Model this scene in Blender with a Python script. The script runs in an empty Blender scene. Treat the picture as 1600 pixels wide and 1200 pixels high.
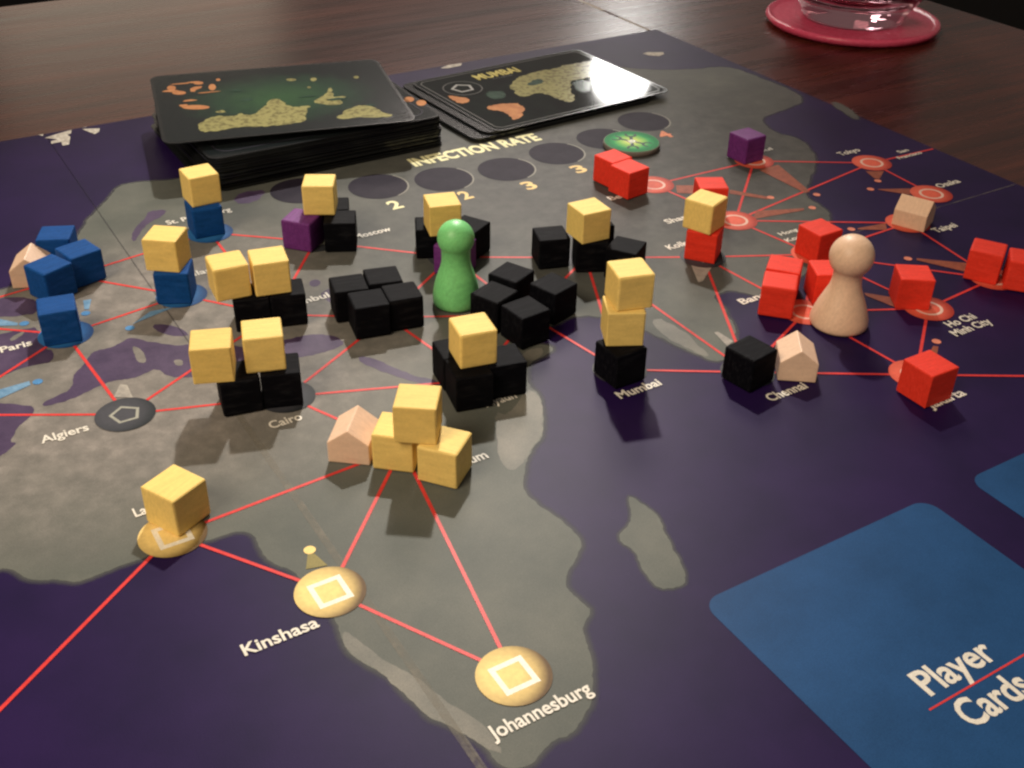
import bpy, bmesh, math, random
from mathutils import Vector, Matrix
from mathutils.geometry import tessellate_polygon

# All lengths below are centimetres on the game board, x along its long edge; S turns them into metres.
S = 0.01
Z0 = 0.7425                      # height of the board's face above the floor (m)
D = {
 'cam': {
  'R': [0.854558, -0.519008, 0.019012],
  'U': [0.274942, 0.483148, 0.831249],
  'F': [0.44061, 0.705124, -0.555575],
  'pos': [-7.2, -22.6, 16.383659],
  'f': 1759.801962,
 },
 'cubes': {
  'b1': [0, -2.744, 10.799, -0.416],
  'b2': [0, -2.413, 9.406, 0.251],
  'b3': [0, -3.394, 8.847, 0.4],
  'b4': [0, -3.724, 6.359, -0.165],
  'y1': [1, 1.883, 10.966, 0.016],
  'b5': [0, 1.813, 10.727, -0.058],
  'y2': [1, -0.373, 7.145, -0.65],
  'b6': [0, -0.33, 6.971, -0.461],
  'y3': [1, 0.604, 4.726, -0.103],
  'y4': [1, 1.688, 4.444, -0.202],
  'k1': [0, 1.062, 4.482, -0.278],
  'k2': [0, 2.023, 4.207, -0.278],
  'y5': [1, -1.12, 0.981, -0.366],
  'y6': [1, 0.132, 0.842, -0.308],
  'k3': [0, -0.641, 0.786, -0.189],
  'k4': [0, 0.391, 0.572, -0.329],
  'y7': [1, 4.918, 8.484, -0.502],
  'p1': [0, 4.186, 8.304, 0.723],
  'k5': [0, 5.196, 7.663, -0.454],
  'k6': [0, 5.417, 8.664, -0.414],
  'k7': [0, 3.654, 3.601, -0.236],
  'k8': [0, 4.694, 3.55, -0.253],
  'k9': [0, 3.75, 2.518, -0.204],
  'k10': [0, 4.749, 2.444, -0.194],
  'y8': [1, 7.611, 5.352, -0.282],
  'k11': [0, 7.485, 5.882, -0.445],
  'p2': [0, 7.524, 4.407, -0.959],
  'k12': [0, 8.503, 5.268, 0.501],
  'k13': [0, 8.015, 1.919, 0.422],
  'k14': [0, 6.982, 1.142, 0.37],
  'k15': [0, 8.701, 0.739, 0.282],
  'k16': [0, 7.293, -0.022, 0.1],
  'y9': [1, 4.773, -1.525, -0.191],
  'k17': [0, 4.467, -1.881, -0.215],
  'k18': [0, 5.49, -1.832, -0.215],
  'k19': [0, 4.624, -0.882, -0.172],
  'y10': [1, 2.101, -3.696, -0.624],
  'y11': [0, 1.782, -3.221, -0.716],
  'y12': [0, 2.484, -4.253, -0.894],
  'y13': [1, 11.281, 2.792, -0.056],
  'k20': [0, 10.398, 3.479, -0.314],
  'k21': [0, 12.07, 3.535, -0.202],
  'k22': [0, 11.949, 1.685, -0.976],
  'k23': [0, 11.328, 2.675, -0.452],
  'y14': [2, 8.846, -2.508, -0.281],
  'y15': [1, 8.668, -2.588, -0.463],
  'k24': [0, 8.448, -2.898, 0.011],
  'r1': [0, 15.679, 7.583, 0.128],
  'r2': [0, 15.646, 6.556, 0.142],
  'r3': [0, 17.242, 4.059, -0.478],
  'y16': [1, 14.822, 1.55, 0.377],
  'r4': [0, 14.867, 1.477, -0.919],
  'r5': [0, 18.062, -0.284, 0.006],
  'r6': [0, 14.521, -2.304, -0.824],
  'r12': [0, 15.343, -1.605, -0.875],
  'r7': [0, 16.327, -2.414, -0.486],
  'k25': [0, 11.309, -4.715, 0.161],
  'r8': [0, 18.328, -3.892, -0.619],
  'r9': [0, 21.613, -3.858, -1.018],
  'r10': [0, 22.12, -4.853, -0.875],
  'r11': [0, 14.853, -7.566, -0.006],
  'y17': [0, -3.337, -2.73, 0.465],
  'p3': [0, 21.367, 6.922, 0.049],
 },
 'houses': {
  'khartoum': [1.031, -2.392, -0.673],
  'chennai': [12.708, -5.019, -0.639],
  'essen': [-3.706, 10.066, -0.385],
  'taipei': [22.604, -0.16, 0.422],
 },
 'pawns': {
  'green': [6.751, 2.878],
  'beige': [15.829, -3.56],
 },
 'topcard': [6.964,17.063,1.582,-0.222,-0.006,0.036],
 'tc_yellow': [[[-3.161,-1.801],[-2.777,-1.355],[-2.353,-1.213],[-2.098,-1.366],[-1.755,-1.356],[-1.564,-1.125],[-1.421,-1.436],[-1.062,-1.337],[-0.795,-0.934],[-0.605,-0.6],[-0.421,-0.161],[-0.166,-0.059],[0.026,-0.202],[0.158,-1.003],[0.801,-1.123],[0.804,-1.502],[0.646,-1.991],[0.596,-2.405],[0.223,-2.556],[-0.4,-2.584],[-1.228,-2.503],[-1.889,-2.402],[-2.58,-2.585],[-3.178,-2.613]],[[1.125,-0.784],[1.39,-0.392],[1.82,0.071],[1.974,0.61],[2.122,0.474],[1.998,-0.337],[2.236,-0.852],[2.173,-1.161],[1.745,-1.188],[1.447,-0.989]],[[1.68,-2.361],[2.123,-1.816],[2.632,-1.398],[3.037,-1.493],[3.372,-1.892],[3.435,-2.347],[3.831,-2.66],[3.259,-2.739],[2.468,-2.55],[2.049,-2.572],[1.807,-2.544]],[[0.925,1.685],[0.896,1.631],[0.834,1.596],[0.753,1.588],[0.668,1.608],[0.596,1.651],[0.55,1.71],[0.541,1.773],[0.569,1.828],[0.63,1.863],[0.712,1.871],[0.798,1.851],[0.87,1.807],[0.916,1.748]],[[1.701,1.541],[1.673,1.456],[1.626,1.394],[1.571,1.366],[1.518,1.378],[1.477,1.428],[1.456,1.506],[1.46,1.597],[1.488,1.682],[1.534,1.745],[1.59,1.774],[1.644,1.761],[1.685,1.711],[1.705,1.632]],[[3.35,1.41],[3.327,1.354],[3.286,1.314],[3.236,1.297],[3.188,1.309],[3.149,1.345],[3.129,1.399],[3.131,1.46],[3.154,1.517],[3.195,1.557],[3.244,1.574],[3.293,1.562],[3.332,1.526],[3.352,1.472]],[[1.333,0.759],[1.318,0.718],[1.292,0.689],[1.26,0.677],[1.229,0.684],[1.204,0.71],[1.19,0.748],[1.191,0.792],[1.205,0.834],[1.231,0.863],[1.263,0.876],[1.295,0.868],[1.32,0.843],[1.334,0.804]]],
 'tc_orange': [[[-3.116,1.658],[-2.934,1.818],[-2.648,1.82],[-2.704,1.63],[-2.894,1.506],[-2.987,1.294],[-3.122,1.358]],[[-2.158,1.591],[-2.188,1.451],[-2.238,1.346],[-2.3,1.295],[-2.359,1.309],[-2.406,1.385],[-2.431,1.508],[-2.429,1.654],[-2.4,1.794],[-2.35,1.901],[-2.288,1.953],[-2.227,1.939],[-2.18,1.862],[-2.155,1.738]],[[-3.295,1.266],[-3.328,1.188],[-3.404,1.137],[-3.509,1.123],[-3.621,1.149],[-3.718,1.21],[-3.782,1.294],[-3.8,1.384],[-3.768,1.463],[-3.692,1.514],[-3.587,1.529],[-3.475,1.502],[-3.376,1.441],[-3.312,1.356]],[[-3.62,1.843],[-3.646,1.732],[-3.699,1.651],[-3.768,1.616],[-3.839,1.632],[-3.9,1.698],[-3.937,1.8],[-3.944,1.918],[-3.919,2.029],[-3.866,2.111],[-3.797,2.147],[-3.724,2.131],[-3.663,2.064],[-3.626,1.961]],[[-2.566,2.143],[-2.592,2.074],[-2.65,2.028],[-2.729,2.013],[-2.812,2.033],[-2.884,2.082],[-2.93,2.153],[-2.942,2.23],[-2.916,2.298],[-2.858,2.345],[-2.779,2.36],[-2.695,2.341],[-2.623,2.291],[-2.577,2.22]],[[-2.599,-0.349],[-2.658,-0.431],[-2.803,-0.472],[-3.004,-0.467],[-3.223,-0.415],[-3.415,-0.327],[-3.544,-0.22],[-3.585,-0.116],[-3.527,-0.034],[-3.384,0.009],[-3.181,0.004],[-2.961,-0.048],[-2.767,-0.137],[-2.638,-0.244]],[[-1.903,2.336],[-1.918,2.279],[-1.947,2.238],[-1.983,2.219],[-2.02,2.228],[-2.05,2.261],[-2.067,2.314],[-2.069,2.375],[-2.054,2.432],[-2.026,2.474],[-1.989,2.493],[-1.952,2.484],[-1.922,2.45],[-1.904,2.397]]],
 'deck': [7.533,16.757,0.0],
 'deck_orange': [[[4.323,-1.216],[4.249,-1.318],[4.155,-1.38],[4.061,-1.392],[3.984,-1.351],[3.939,-1.264],[3.935,-1.149],[3.974,-1.029],[4.048,-0.926],[4.142,-0.863],[4.237,-0.85],[4.315,-0.892],[4.36,-0.98],[4.363,-1.095]],[[4.555,-1.786],[4.474,-1.9],[4.375,-1.971],[4.278,-1.988],[4.201,-1.947],[4.16,-1.856],[4.163,-1.732],[4.209,-1.6],[4.29,-1.486],[4.389,-1.413],[4.487,-1.395],[4.565,-1.437],[4.606,-1.529],[4.603,-1.654]]],
 'mcard': [18.392,16.63,0.403,0.062,0.0,0.025],
 'mc_yellow': [[[-1.248,0.601],[-1.229,0.179],[-1.495,-0.478],[-1.242,-0.722],[-0.655,-0.555],[-0.321,-0.746],[-0.294,-1.563],[-0.168,-2.127],[0.21,-2.147],[0.552,-1.648],[0.816,-0.986],[1.567,-0.05],[1.97,-0.172],[2.842,-0.233],[3.986,0.452],[4.19,1.252],[3.929,1.584],[2.982,1.699],[2.026,1.554],[1.263,1.648],[0.569,1.597],[0.001,1.482],[-0.552,1.15]]],
 'mc_orange': [[[-3.335,-0.792],[-2.819,-0.8],[-2.34,-0.979],[-1.852,-1.258],[-2.441,-2.252],[-2.852,-2.57],[-3.25,-2.613],[-3.037,-2.094],[-3.025,-1.54],[-3.405,-1.227]],[[-3.977,1.139],[-3.66,0.759],[-3.364,0.293],[-3.65,-0.033],[-4.064,0.011],[-4.07,0.697]]],
 'mc_green': [[[-2.538,0.519],[-1.897,0.56],[-1.709,0.046],[-2.061,-0.354],[-2.643,-0.317]],[[1.51,-0.125],[2.259,-0.335],[1.858,-1.165],[1.243,-1.638],[0.96,-1.273]],[[-0.42,0.547],[0.412,0.925],[0.624,0.548],[0.258,0.267],[-0.243,0.238]]],
 'mc_pent': [[-3.453,1.855],[-2.968,2.203],[-2.315,1.728],[-2.494,1.104],[-3.261,1.032]],
 'mc_ring': [[-2.944,1.525],[-3.786,2.045],[-2.14,0.944]],
 'mc_text': [[-1.785,2.062],[0.445,1.998],[-1.555,2.686]],
 'land': [[-7.033,-2.432],[-6.855,-2.558],[-6.739,-2.736],[-6.643,-3.01],[-6.363,-3.238],[-6.129,-3.33],[-5.94,-3.505],[-5.769,-3.648],[-5.511,-3.645],[-5.083,-3.607],[-4.71,-3.6],[-4.47,-3.603],[-3.723,-3.481],[-3.0,-3.758],[-2.684,-3.75],[-2.323,-3.79],[-2.111,-4.081],[-2.153,-4.46],[-2.189,-4.856],[-2.051,-5.231],[-1.809,-5.55],[-1.758,-5.976],[-1.637,-6.685],[-1.619,-7.371],[-1.719,-7.747],[-1.766,-8.181],[-1.653,-8.546],[-1.428,-8.972],[-1.32,-9.269],[-1.316,-9.608],[-1.202,-9.953],[-1.17,-10.345],[-1.027,-10.545],[-0.842,-10.852],[-0.668,-11.149],[-0.584,-11.503],[-0.602,-11.821],[-0.447,-12.081],[-0.068,-12.165],[0.195,-12.023],[0.557,-11.9],[0.834,-11.998],[1.193,-11.796],[1.572,-11.594],[1.994,-11.026],[2.201,-10.684],[2.409,-10.095],[2.513,-9.897],[2.929,-9.631],[2.883,-9.355],[2.833,-9.008],[2.854,-8.762],[3.144,-8.423],[3.482,-8.233],[3.884,-7.884],[3.962,-7.52],[3.905,-6.969],[3.838,-6.628],[3.729,-6.127],[3.746,-5.715],[3.831,-5.522],[4.075,-5.169],[4.485,-4.696],[4.848,-4.378],[5.177,-4.237],[5.505,-3.811],[5.987,-2.998],[6.168,-2.499],[6.135,-2.208],[6.275,-1.73],[6.698,-1.18],[7.267,-1.058],[7.739,-0.909],[7.589,-0.556],[7.245,-0.438],[8.015,0.11],[9.045,0.35],[9.752,0.077],[10.042,-0.627],[10.452,-1.144],[10.623,-1.961],[10.866,-2.795],[11.102,-3.605],[11.611,-3.67],[12.316,-3.115],[12.91,-2.369],[13.294,-1.406],[13.445,-0.7],[14.175,-0.659],[14.588,-1.343],[14.88,-1.862],[16.39,-1.348],[18.042,-0.325],[19.144,0.522],[20.631,1.59],[20.935,2.362],[20.987,3.368],[21.921,4.123],[23.483,5.284],[24.349,6.459],[24.636,7.581],[24.179,8.37],[24.717,9.844],[25.764,10.115],[27.136,10.322],[27.918,10.609],[28.353,11.741],[28.27,13.499],[28.123,15.274],[27.518,15.903],[26.312,16.031],[24.113,17.198],[22.257,19.624],[15.196,18.961],[8.664,16.252],[5.711,15.343],[3.483,15.218],[2.412,15.158],[0.96,15.638],[0.302,15.685],[-0.43,14.572],[-1.238,13.472],[-1.945,12.248],[-2.519,11.148],[-3.195,11.037],[-3.96,10.059],[-4.728,9.818]],
 'land2': [[[5.685,-7.07],[5.785,-7.155],[5.809,-7.378],[5.864,-7.643],[5.878,-7.932],[5.819,-8.149],[5.572,-8.765],[5.397,-9.343],[5.134,-9.933],[4.819,-9.99],[4.463,-9.826],[4.486,-9.38],[4.592,-8.968],[4.748,-8.619],[4.618,-8.26],[4.753,-8.026],[5.174,-7.877],[5.446,-7.555]],[[28.724,9.909],[29.041,9.739],[28.842,8.799],[28.421,7.844],[28.131,7.918],[28.331,8.732]]],
 'sea': {
  'biscay': [[-5.53, 7.33], [-4.705, 7.256], [-4.187, 7.202], [-4.313, 5.917], [-4.127, 5.699], [-4.288, 5.128], [-4.666, 5.198], [-5.032, 5.227], [-5.455, 5.114], [-5.941, 5.043]],
  'atl': [[-6.264, 4.089], [-5.226, 3.367], [-5.166, 3.139], [-5.235, 2.956], [-5.449, 2.732], [-5.68, 2.555], [-5.83, 2.247], [-5.98, 2.005], [-5.828, 1.888], [-5.969, 1.764], [-6.18, 1.567], [-6.748, 1.329]],
  'med': [[-4.966, 3.283], [-4.672, 3.411], [-4.164, 3.555], [-3.927, 4.28], [-3.656, 4.517], [-3.353, 5.0], [-3.162, 5.152], [-2.732, 5.097], [-2.396, 5.25], [-2.205, 5.373], [-2.002, 5.219], [-1.752, 4.808], [-0.838, 4.1], [-0.093, 3.908], [0.473, 3.206], [1.046, 3.263], [1.464, 3.142], [2.208, 3.113], [2.784, 2.669], [2.848, 2.166], [2.511, 2.052], [1.853, 2.049], [1.268, 2.195], [0.722, 1.959], [-0.119, 2.081], [-0.875, 2.405], [-1.4, 2.634], [-1.832, 2.879], [-1.985, 3.496], [-2.364, 3.357], [-2.683, 3.294], [-3.166, 3.464], [-3.777, 3.3], [-4.275, 3.085], [-4.928, 3.1]],
  'adria': [[-1.48, 5.794], [-1.061, 5.558], [-0.76, 5.067], [-0.735, 4.581], [-1.401, 5.152]],
  'baltic': [[0.61, 13.126], [1.211, 12.966], [0.918, 12.502], [0.489, 12.349], [0.013, 11.796], [-0.458, 11.007], [-0.438, 11.515], [-0.1, 12.128], [0.33, 12.604]],
  'north': [[-5.157, 9.405], [-4.308, 9.231], [-3.886, 8.69], [-4.016, 7.919], [-4.708, 8.103], [-5.328, 8.453]],
  'black': [[3.412, 5.247], [4.651, 5.233], [5.147, 4.498], [4.646, 3.893], [3.709, 4.075], [3.265, 4.67]],
  'red': [[2.89, 1.424], [3.209, 1.094], [3.493, 0.313], [4.12, -0.68], [4.166, -1.018], [3.745, -0.675], [3.13, 0.341], [2.771, 1.086]],
  'blk2': [[3.806, 13.139], [4.754, 12.864], [3.914, 11.998], [3.233, 12.374]],
  'lake': [[3.363, 5.955], [3.627, 5.991], [3.665, 5.693], [3.406, 5.52], [3.271, 5.687]],
  'cas': [[6.834, 4.009], [7.538, 4.081], [7.48, 3.189], [6.829, 2.233], [6.523, 2.837]],
 },
 'margin': [[[-1.766,-8.181],[-1.653,-8.546],[-1.428,-8.972],[-1.316,-9.608],[-1.17,-10.345],[-1.014,-10.569],[-0.842,-10.852],[-0.584,-11.503],[-0.384,-11.762],[-0.361,-11.052],[-0.691,-10.217],[-0.919,-9.378],[-1.264,-8.717],[-1.457,-8.036],[-1.574,-7.636],[-1.719,-7.747]],[[4.765,-2.627],[4.973,-3.003],[6.019,-2.142],[6.136,-2.549],[5.973,-2.99],[5.491,-3.804],[5.149,-4.222],[4.821,-4.363],[4.379,-4.78],[3.86,-4.99],[3.826,-4.519],[4.16,-3.775]],[[6.855,-0.598],[7.455,-0.634],[7.338,-0.948],[6.917,-1.156],[6.693,-0.992]],[[10.952,-0.934],[11.4,-1.103],[11.317,-2.936],[11.152,-3.41],[10.944,-2.839],[10.744,-1.95]]],
 'isl': [[[-2.241,4.932],[-2.092,4.659],[-2.073,4.127],[-2.184,3.861],[-2.342,4.024],[-2.317,4.413]],[[-5.016,6.962],[-4.553,7.17],[-4.664,6.958],[-5.018,6.695]],[[-1.505,3.658],[-1.274,3.564],[-1.333,3.27],[-1.518,3.339]]],
 'city': {
  'Johannesburg': [0.681, -10.294, 'y'],
  'Kinshasa': [-1.404, -6.504, 'y'],
  'Lagos': [-3.636, -3.2, 'y'],
  'Khartoum': [2.052, -2.864, 'y'],
  'Cairo': [0.477, 0.541, 'k'],
  'Algiers': [-3.283, 1.777, 'k'],
  'Paris': [-3.649, 6.384, 'b'],
  'Essen': [-2.703, 9.722, 'b'],
  'Milan': [-0.21, 6.972, 'b'],
  'StPetersburg': [1.855, 10.558, 'b'],
  'Moscow': [4.554, 8.321, 'k'],
  'Istanbul': [1.718, 4.605, 'k'],
  'Baghdad': [4.468, 2.889, 'k'],
  'Tehran': [7.851, 5.262, 'k'],
  'Delhi': [11.526, 3.161, 'k'],
  'Karachi': [8.054, 0.992, 'k'],
  'Riyadh': [5.083, -1.193, 'k'],
  'Mumbai': [8.649, -2.651, 'k'],
  'Kolkata': [14.805, 1.381, 'k'],
  'Chennai': [11.568, -4.453, 'k'],
  'Beijing': [16.855, 6.649, 'r'],
  'Seoul': [21.518, 6.568, 'r'],
  'Tokyo': [25.327, 4.276, 'r'],
  'Osaka': [25.09, 1.201, 'r'],
  'Taipei': [22.493, -0.07, 'r'],
  'Shanghai': [17.485, 2.932, 'r'],
  'HongKong': [18.052, -0.228, 'r'],
  'HCMC': [18.554, -4.454, 'r'],
  'Manila': [21.783, -4.181, 'r'],
  'Bangkok': [15.201, -2.823, 'r'],
  'Jakarta': [15.456, -6.807, 'r'],
 },
 'lines': [['Lagos','Kinshasa'],['Lagos','Khartoum'],['Kinshasa','Khartoum'],['Kinshasa','Johannesburg'],['Johannesburg','Khartoum'],['Khartoum','Cairo'],['Cairo','Algiers'],['Cairo','Istanbul'],['Cairo','Baghdad'],['Cairo','Riyadh'],['Algiers','Paris'],['Algiers','Istanbul'],['Paris','Milan'],['Paris','Essen'],['Essen','Milan'],['Essen','StPetersburg'],['StPetersburg','Moscow'],['StPetersburg','Istanbul'],['Milan','Istanbul'],['Moscow','Istanbul'],['Moscow','Tehran'],['Istanbul','Baghdad'],['Baghdad','Tehran'],['Baghdad','Riyadh'],['Baghdad','Karachi'],['Tehran','Delhi'],['Tehran','Karachi'],['Karachi','Delhi'],['Karachi','Mumbai'],['Karachi','Riyadh'],['Delhi','Mumbai'],['Delhi','Chennai'],['Delhi','Kolkata'],['Mumbai','Chennai'],['Kolkata','Chennai'],['Kolkata','Bangkok'],['Kolkata','HongKong'],['Chennai','Bangkok'],['Chennai','Jakarta'],['Beijing','Seoul'],['Beijing','Shanghai'],['Seoul','Shanghai'],['Seoul','Tokyo'],['Tokyo','Shanghai'],['Tokyo','Osaka'],['Osaka','Taipei'],['Shanghai','Taipei'],['Shanghai','HongKong'],['Taipei','HongKong'],['Taipei','Manila'],['HongKong','Manila'],['HongKong','HCMC'],['HongKong','Bangkok'],['HCMC','Manila'],['HCMC','Bangkok'],['HCMC','Jakarta'],['Bangkok','Jakarta']],
 'xlines': [[[-3.636,-3.2],[-8.258,-6.665]],[[-3.283,1.777],[-6.502,3.584]],[[-3.649,6.384],[-6.33,4.587]],[[-3.649,6.384],[-5.739,8.038]],[[-2.703,9.722],[-5.514,9.35]],[[25.327,4.276],[28.645,4.12]],[[15.456,-6.807],[18.548,-8.655]]],
 'ticks': [['w',[[-3.326,2.676],[-2.915,2.409],[-2.88,3.061],[-3.028,3.18]],None],['y',[[-1.576,-5.641],[-1.137,-5.761],[-1.229,-5.298],[-1.358,-5.223]],[-1.276,-5.132]],['b',[[-2.77,8.063],[-2.544,8.022],[-2.757,7.46],[-2.867,7.522]],[-2.89,7.285]],['b',[[-1.272,6.498],[-0.594,6.411],[-1.857,6.047],[-1.938,6.012]],[-2.033,5.865]],['b',[[-5.895,4.44],[-5.983,3.961],[-5.02,4.279],[-5.01,4.479]],[-4.832,4.343]],['b',[[-5.187,8.291],[-5.274,7.815],[-4.686,7.523],[-4.657,7.667]],[-4.51,7.545]],['w',[[14.126,1.116],[14.679,0.757],[13.772,0.12],[13.6,0.123]],None],['w',[[12.12,-2.409],[12.238,-2.436],[12.276,-3.053],[11.963,-3.148]],None],['r',[[17.528,6.215],[17.153,5.666],[17.658,5.326],[18.136,5.881]],None],['r',[[18.974,4.976],[18.757,4.721],[19.625,3.688],[19.773,3.852]],[19.816,3.767]],['r',[[21.112,5.826],[22.076,5.846],[21.404,3.45],[21.164,3.457]],[21.429,3.155]],['r',[[18.629,3.163],[18.068,2.723],[20.105,2.405],[20.215,2.521]],[20.507,2.419]],['r',[[24.523,3.823],[25.136,3.487],[24.452,3.06],[24.329,3.193]],[24.269,2.964]],['r',[[24.787,1.904],[24.356,1.512],[23.679,2.387],[23.721,2.427]],[23.476,2.562]],['r',[[21.84,0.292],[21.467,-0.115],[20.632,0.403],[20.704,0.474]],[20.46,0.526]],['r',[[21.966,-3.118],[21.421,-3.5],[20.644,-2.13],[20.747,-2.037]],[20.486,-1.916]],['r',[[18.335,-3.716],[17.753,-4.003],[17.497,-2.977],[17.58,-2.843]],[17.499,-2.661]],['r',[[16.18,-6.449],[16.365,-6.666],[17.112,-6.102],[17.012,-6.007]],[17.281,-5.885]]],
 'text': [['Johannesburg',-0.415,-11.394,2.161,-2.0],['Kinshasa',-3.508,-7.296,1.546,-0.6],['Algiers',-5.332,1.545,1.12,-1.4],['Cairo',-0.38,-0.6,0.841,-1.0],['Paris',-5.367,6.253,0.816,-0.9],['Moscow',5.789,7.843,1.273,-4.2],['Istanbul',2.127,4.752,1.411,4.7],['Milan',0.172,7.927,0.9,-2.4],['St. Petersburg',0.844,11.768,2.186,-6.7],['Khartoum',2.087,-4.246,1.584,1.7],['Riyadh',4.667,-2.538,0.914,0.2],['Mumbai',7.86,-3.8,1.348,0.7],['Chennai',11.171,-5.823,1.299,-1.9],['Jakarta',14.527,-8.134,1.354,-1.5],['Ho Chi',18.253,-5.57,1.121,0.6],['Minh City',18.0,-5.993,1.538,-1.2],['Bangkok',13.895,-1.593,1.847,1.7],['Kolkata',14.199,2.278,1.246,-0.8],['Shanghai',15.321,3.822,1.65,-1.2],['Hong',18.053,1.29,0.777,-3.7],['Kong',17.913,0.834,0.838,-2.7],['Beijing',14.729,6.268,1.297,-1.9],['Seoul',21.767,7.069,1.173,0.5],['Tokyo',24.821,5.331,1.031,-3.1],['San',27.001,4.43,0.528,-3.5],['Francisco',26.538,4.002,1.251,-3.3],['Osaka',25.775,1.393,1.115,-3.3],['Taipei',22.776,-1.09,1.039,-2.8],['Lagos',-4.164,-2.236,0.71,-0.6]],
 'rate': [[5.685,12.228],[8.198,11.25],[10.53,10.702],[12.966,10.388],[15.404,10.754],[17.824,11.127],[20.344,11.878]],
 'ratetext': [[[10.153,12.3],[15.707,12.126]],[10.289,12.981]],
 'nums': [['2',[7.797,9.268],[8.191,9.283],[7.946,9.891]],['2',[10.314,8.794],[10.658,8.816],[10.411,9.379]],['3',[12.678,8.441],[13.098,8.429],[12.811,9.0]],['3',[15.043,8.816],[15.499,8.8],[15.219,9.392]],['4',[19.913,9.993],[20.402,10.032],[20.143,10.559]]],
 'slot': [[5.121,-10.614],[11.536,-10.627],[4.965,-15.013],[13.049,-10.689]],
 'slottext': {
  'player': [[7.139, -14.678], [9.044, -14.679], [7.18, -14.129]],
  'line': [[6.838, -14.883], [9.541, -14.854]],
  'cards': [[7.229, -15.534], [8.614, -15.576], [7.226, -15.076]],
 },
 'worn': [[[-0.466,21.582],[0.154,21.776],[0.037,21.384],[-0.121,21.32],[-0.062,21.064],[-0.288,20.306],[-0.526,20.291],[-0.478,20.7],[-0.855,20.687],[-0.797,20.946],[-0.544,21.029],[-0.934,21.389],[-0.623,21.517]],[[0.537,21.954],[0.765,21.986],[0.692,21.793]],[[0.513,21.659],[1.132,21.401],[1.024,21.076],[0.807,20.891],[0.687,21.183]],[[-1.073,21.836],[-0.889,21.812],[-0.954,21.622]],[[16.231,21.582],[16.75,21.814],[17.445,21.754],[17.217,21.464],[16.535,21.421]],[[25.621,19.022],[25.954,19.065],[26.601,18.724],[26.475,18.463],[26.083,18.346],[25.714,18.648]]],
 'token': [18.302,9.955],
 'coaster': [38.72,18.52],
 'table': {
  'back': 41.6,
  'right': 46.1,
 },
 'labels': {
  'b1': 'blue cube at the rear of the cluster hiding a wooden house',
  'b2': 'blue cube of that house-hiding cluster nearest the card deck side, red line at its right',
  'b3': 'blue cube at the front of the cluster, pressed against the half-hidden wooden house',
  'b4': 'lone blue cube standing on a blue disc next to the word Paris',
  'y1': 'yellow cube stacked on a blue cube right in front of the thick card deck',
  'b5': 'blue cube under a yellow cube right in front of the thick card deck',
  'y2': 'yellow cube atop a blue cube, its wall beside the cut-off name ending ila',
  'b6': 'blue cube carrying a yellow cube, with a pale blue printed pointer at its foot',
  'y3': 'yellow cube of the touching yellow pair, the one nearer the blue and yellow stacks',
  'y4': 'yellow cube of the touching yellow pair, the one nearer the name Istanbul',
  'k1': 'black cube under the touching yellow pair, the one farther from the name Istanbul',
  'k2': 'black cube under the touching yellow pair, its side against the name Istanbul',
  'y5': 'yellow cube of the spaced pair above the word Cairo, nearer the Algiers disc',
  'y6': 'yellow cube of the spaced pair above the word Cairo, farther from the Algiers disc',
  'k3': 'black cube under the spaced yellow pair, nearer the Algiers disc',
  'k4': 'black cube directly above the word Cairo, under the spaced yellow pair',
  'y7': 'yellow cube resting on purple and black cubes beside the word Moscow',
  'p1': 'purple cube touching a black cube beside the word Moscow',
  'k5': 'black cube standing between the purple cube and the word Moscow',
  'k6': 'black cube half hidden behind the yellow cube beside the word Moscow',
  'k7': 'black cube of the flat four-cube block touching the name Istanbul',
  'k8': 'black cube at the rear of the flat four-cube block, mostly hidden',
  'k9': 'black cube at the front of the flat four-cube block, above a red line',
  'k10': 'black cube of the flat four-cube block nearest the green pawn',
  'y8': "yellow cube right behind the green pawn's head",
  'k11': "black cube behind the green pawn, below the yellow cube's outer edge",
  'p2': "purple cube largely hidden behind the green pawn's neck",
  'k12': "black cube behind the green pawn's head on the side away from Moscow",
  'k13': 'black cube at the rear of the loose four-cube group beside the green pawn',
  'k14': "black cube of the loose four-cube group touching the green pawn's base",
  'k15': 'black cube of the loose four-cube group farthest from the green pawn',
  'k16': 'black cube at the front of the loose four-cube group beside the green pawn',
  'y9': 'yellow cube sitting on three black cubes in front of the green pawn',
  'k17': 'black cube under the yellow one before the green pawn, its corner toward the viewer',
  'k18': 'black cube under the yellow one before the green pawn, above the Riyadh lettering',
  'k19': 'black cube under the yellow one before the green pawn, rear one toward Cairo',
  'y10': 'yellow cube topping the small yellow pile beside a wooden house',
  'y11': "yellow cube at the pile's base touching the wooden house's wall",
  'y12': "yellow cube at the small pile's base farthest from the wooden house",
  'y13': 'yellow cube, corner forward, on black cubes just behind the tall Mumbai stack',
  'k20': 'black cube standing apart just beside the yellow-topped black group behind the Mumbai stack',
  'k21': 'black cube directly under the corner-forward yellow cube behind the Mumbai stack',
  'k22': 'black cube with its top half out from under the yellow cube behind the Mumbai stack',
  'k23': 'black cube almost wholly hidden behind the yellow-topped group near the Mumbai stack',
  'y14': 'yellow cube at the top of the tall three-cube stack above the word Mumbai',
  'y15': 'yellow middle cube of the tall three-cube stack above the word Mumbai',
  'k24': 'black bottom cube of the tall three-cube stack above the word Mumbai',
  'r1': 'red cube at the rear of the touching red pair by the green token',
  'r2': 'red cube at the front of the touching red pair by the green token',
  'r3': 'red cube mostly hidden behind a yellow cube, a red disc on either side',
  'y16': 'yellow cube on a red cube, covering part of a ringed red disc',
  'r4': 'red cube under a yellow cube, pale printed pointer at its foot',
  'r5': "red cube behind the natural wood pawn's head, corner forward",
  'r6': 'red cube beside the cut-off name Bangkok, flush in front of another',
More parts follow.
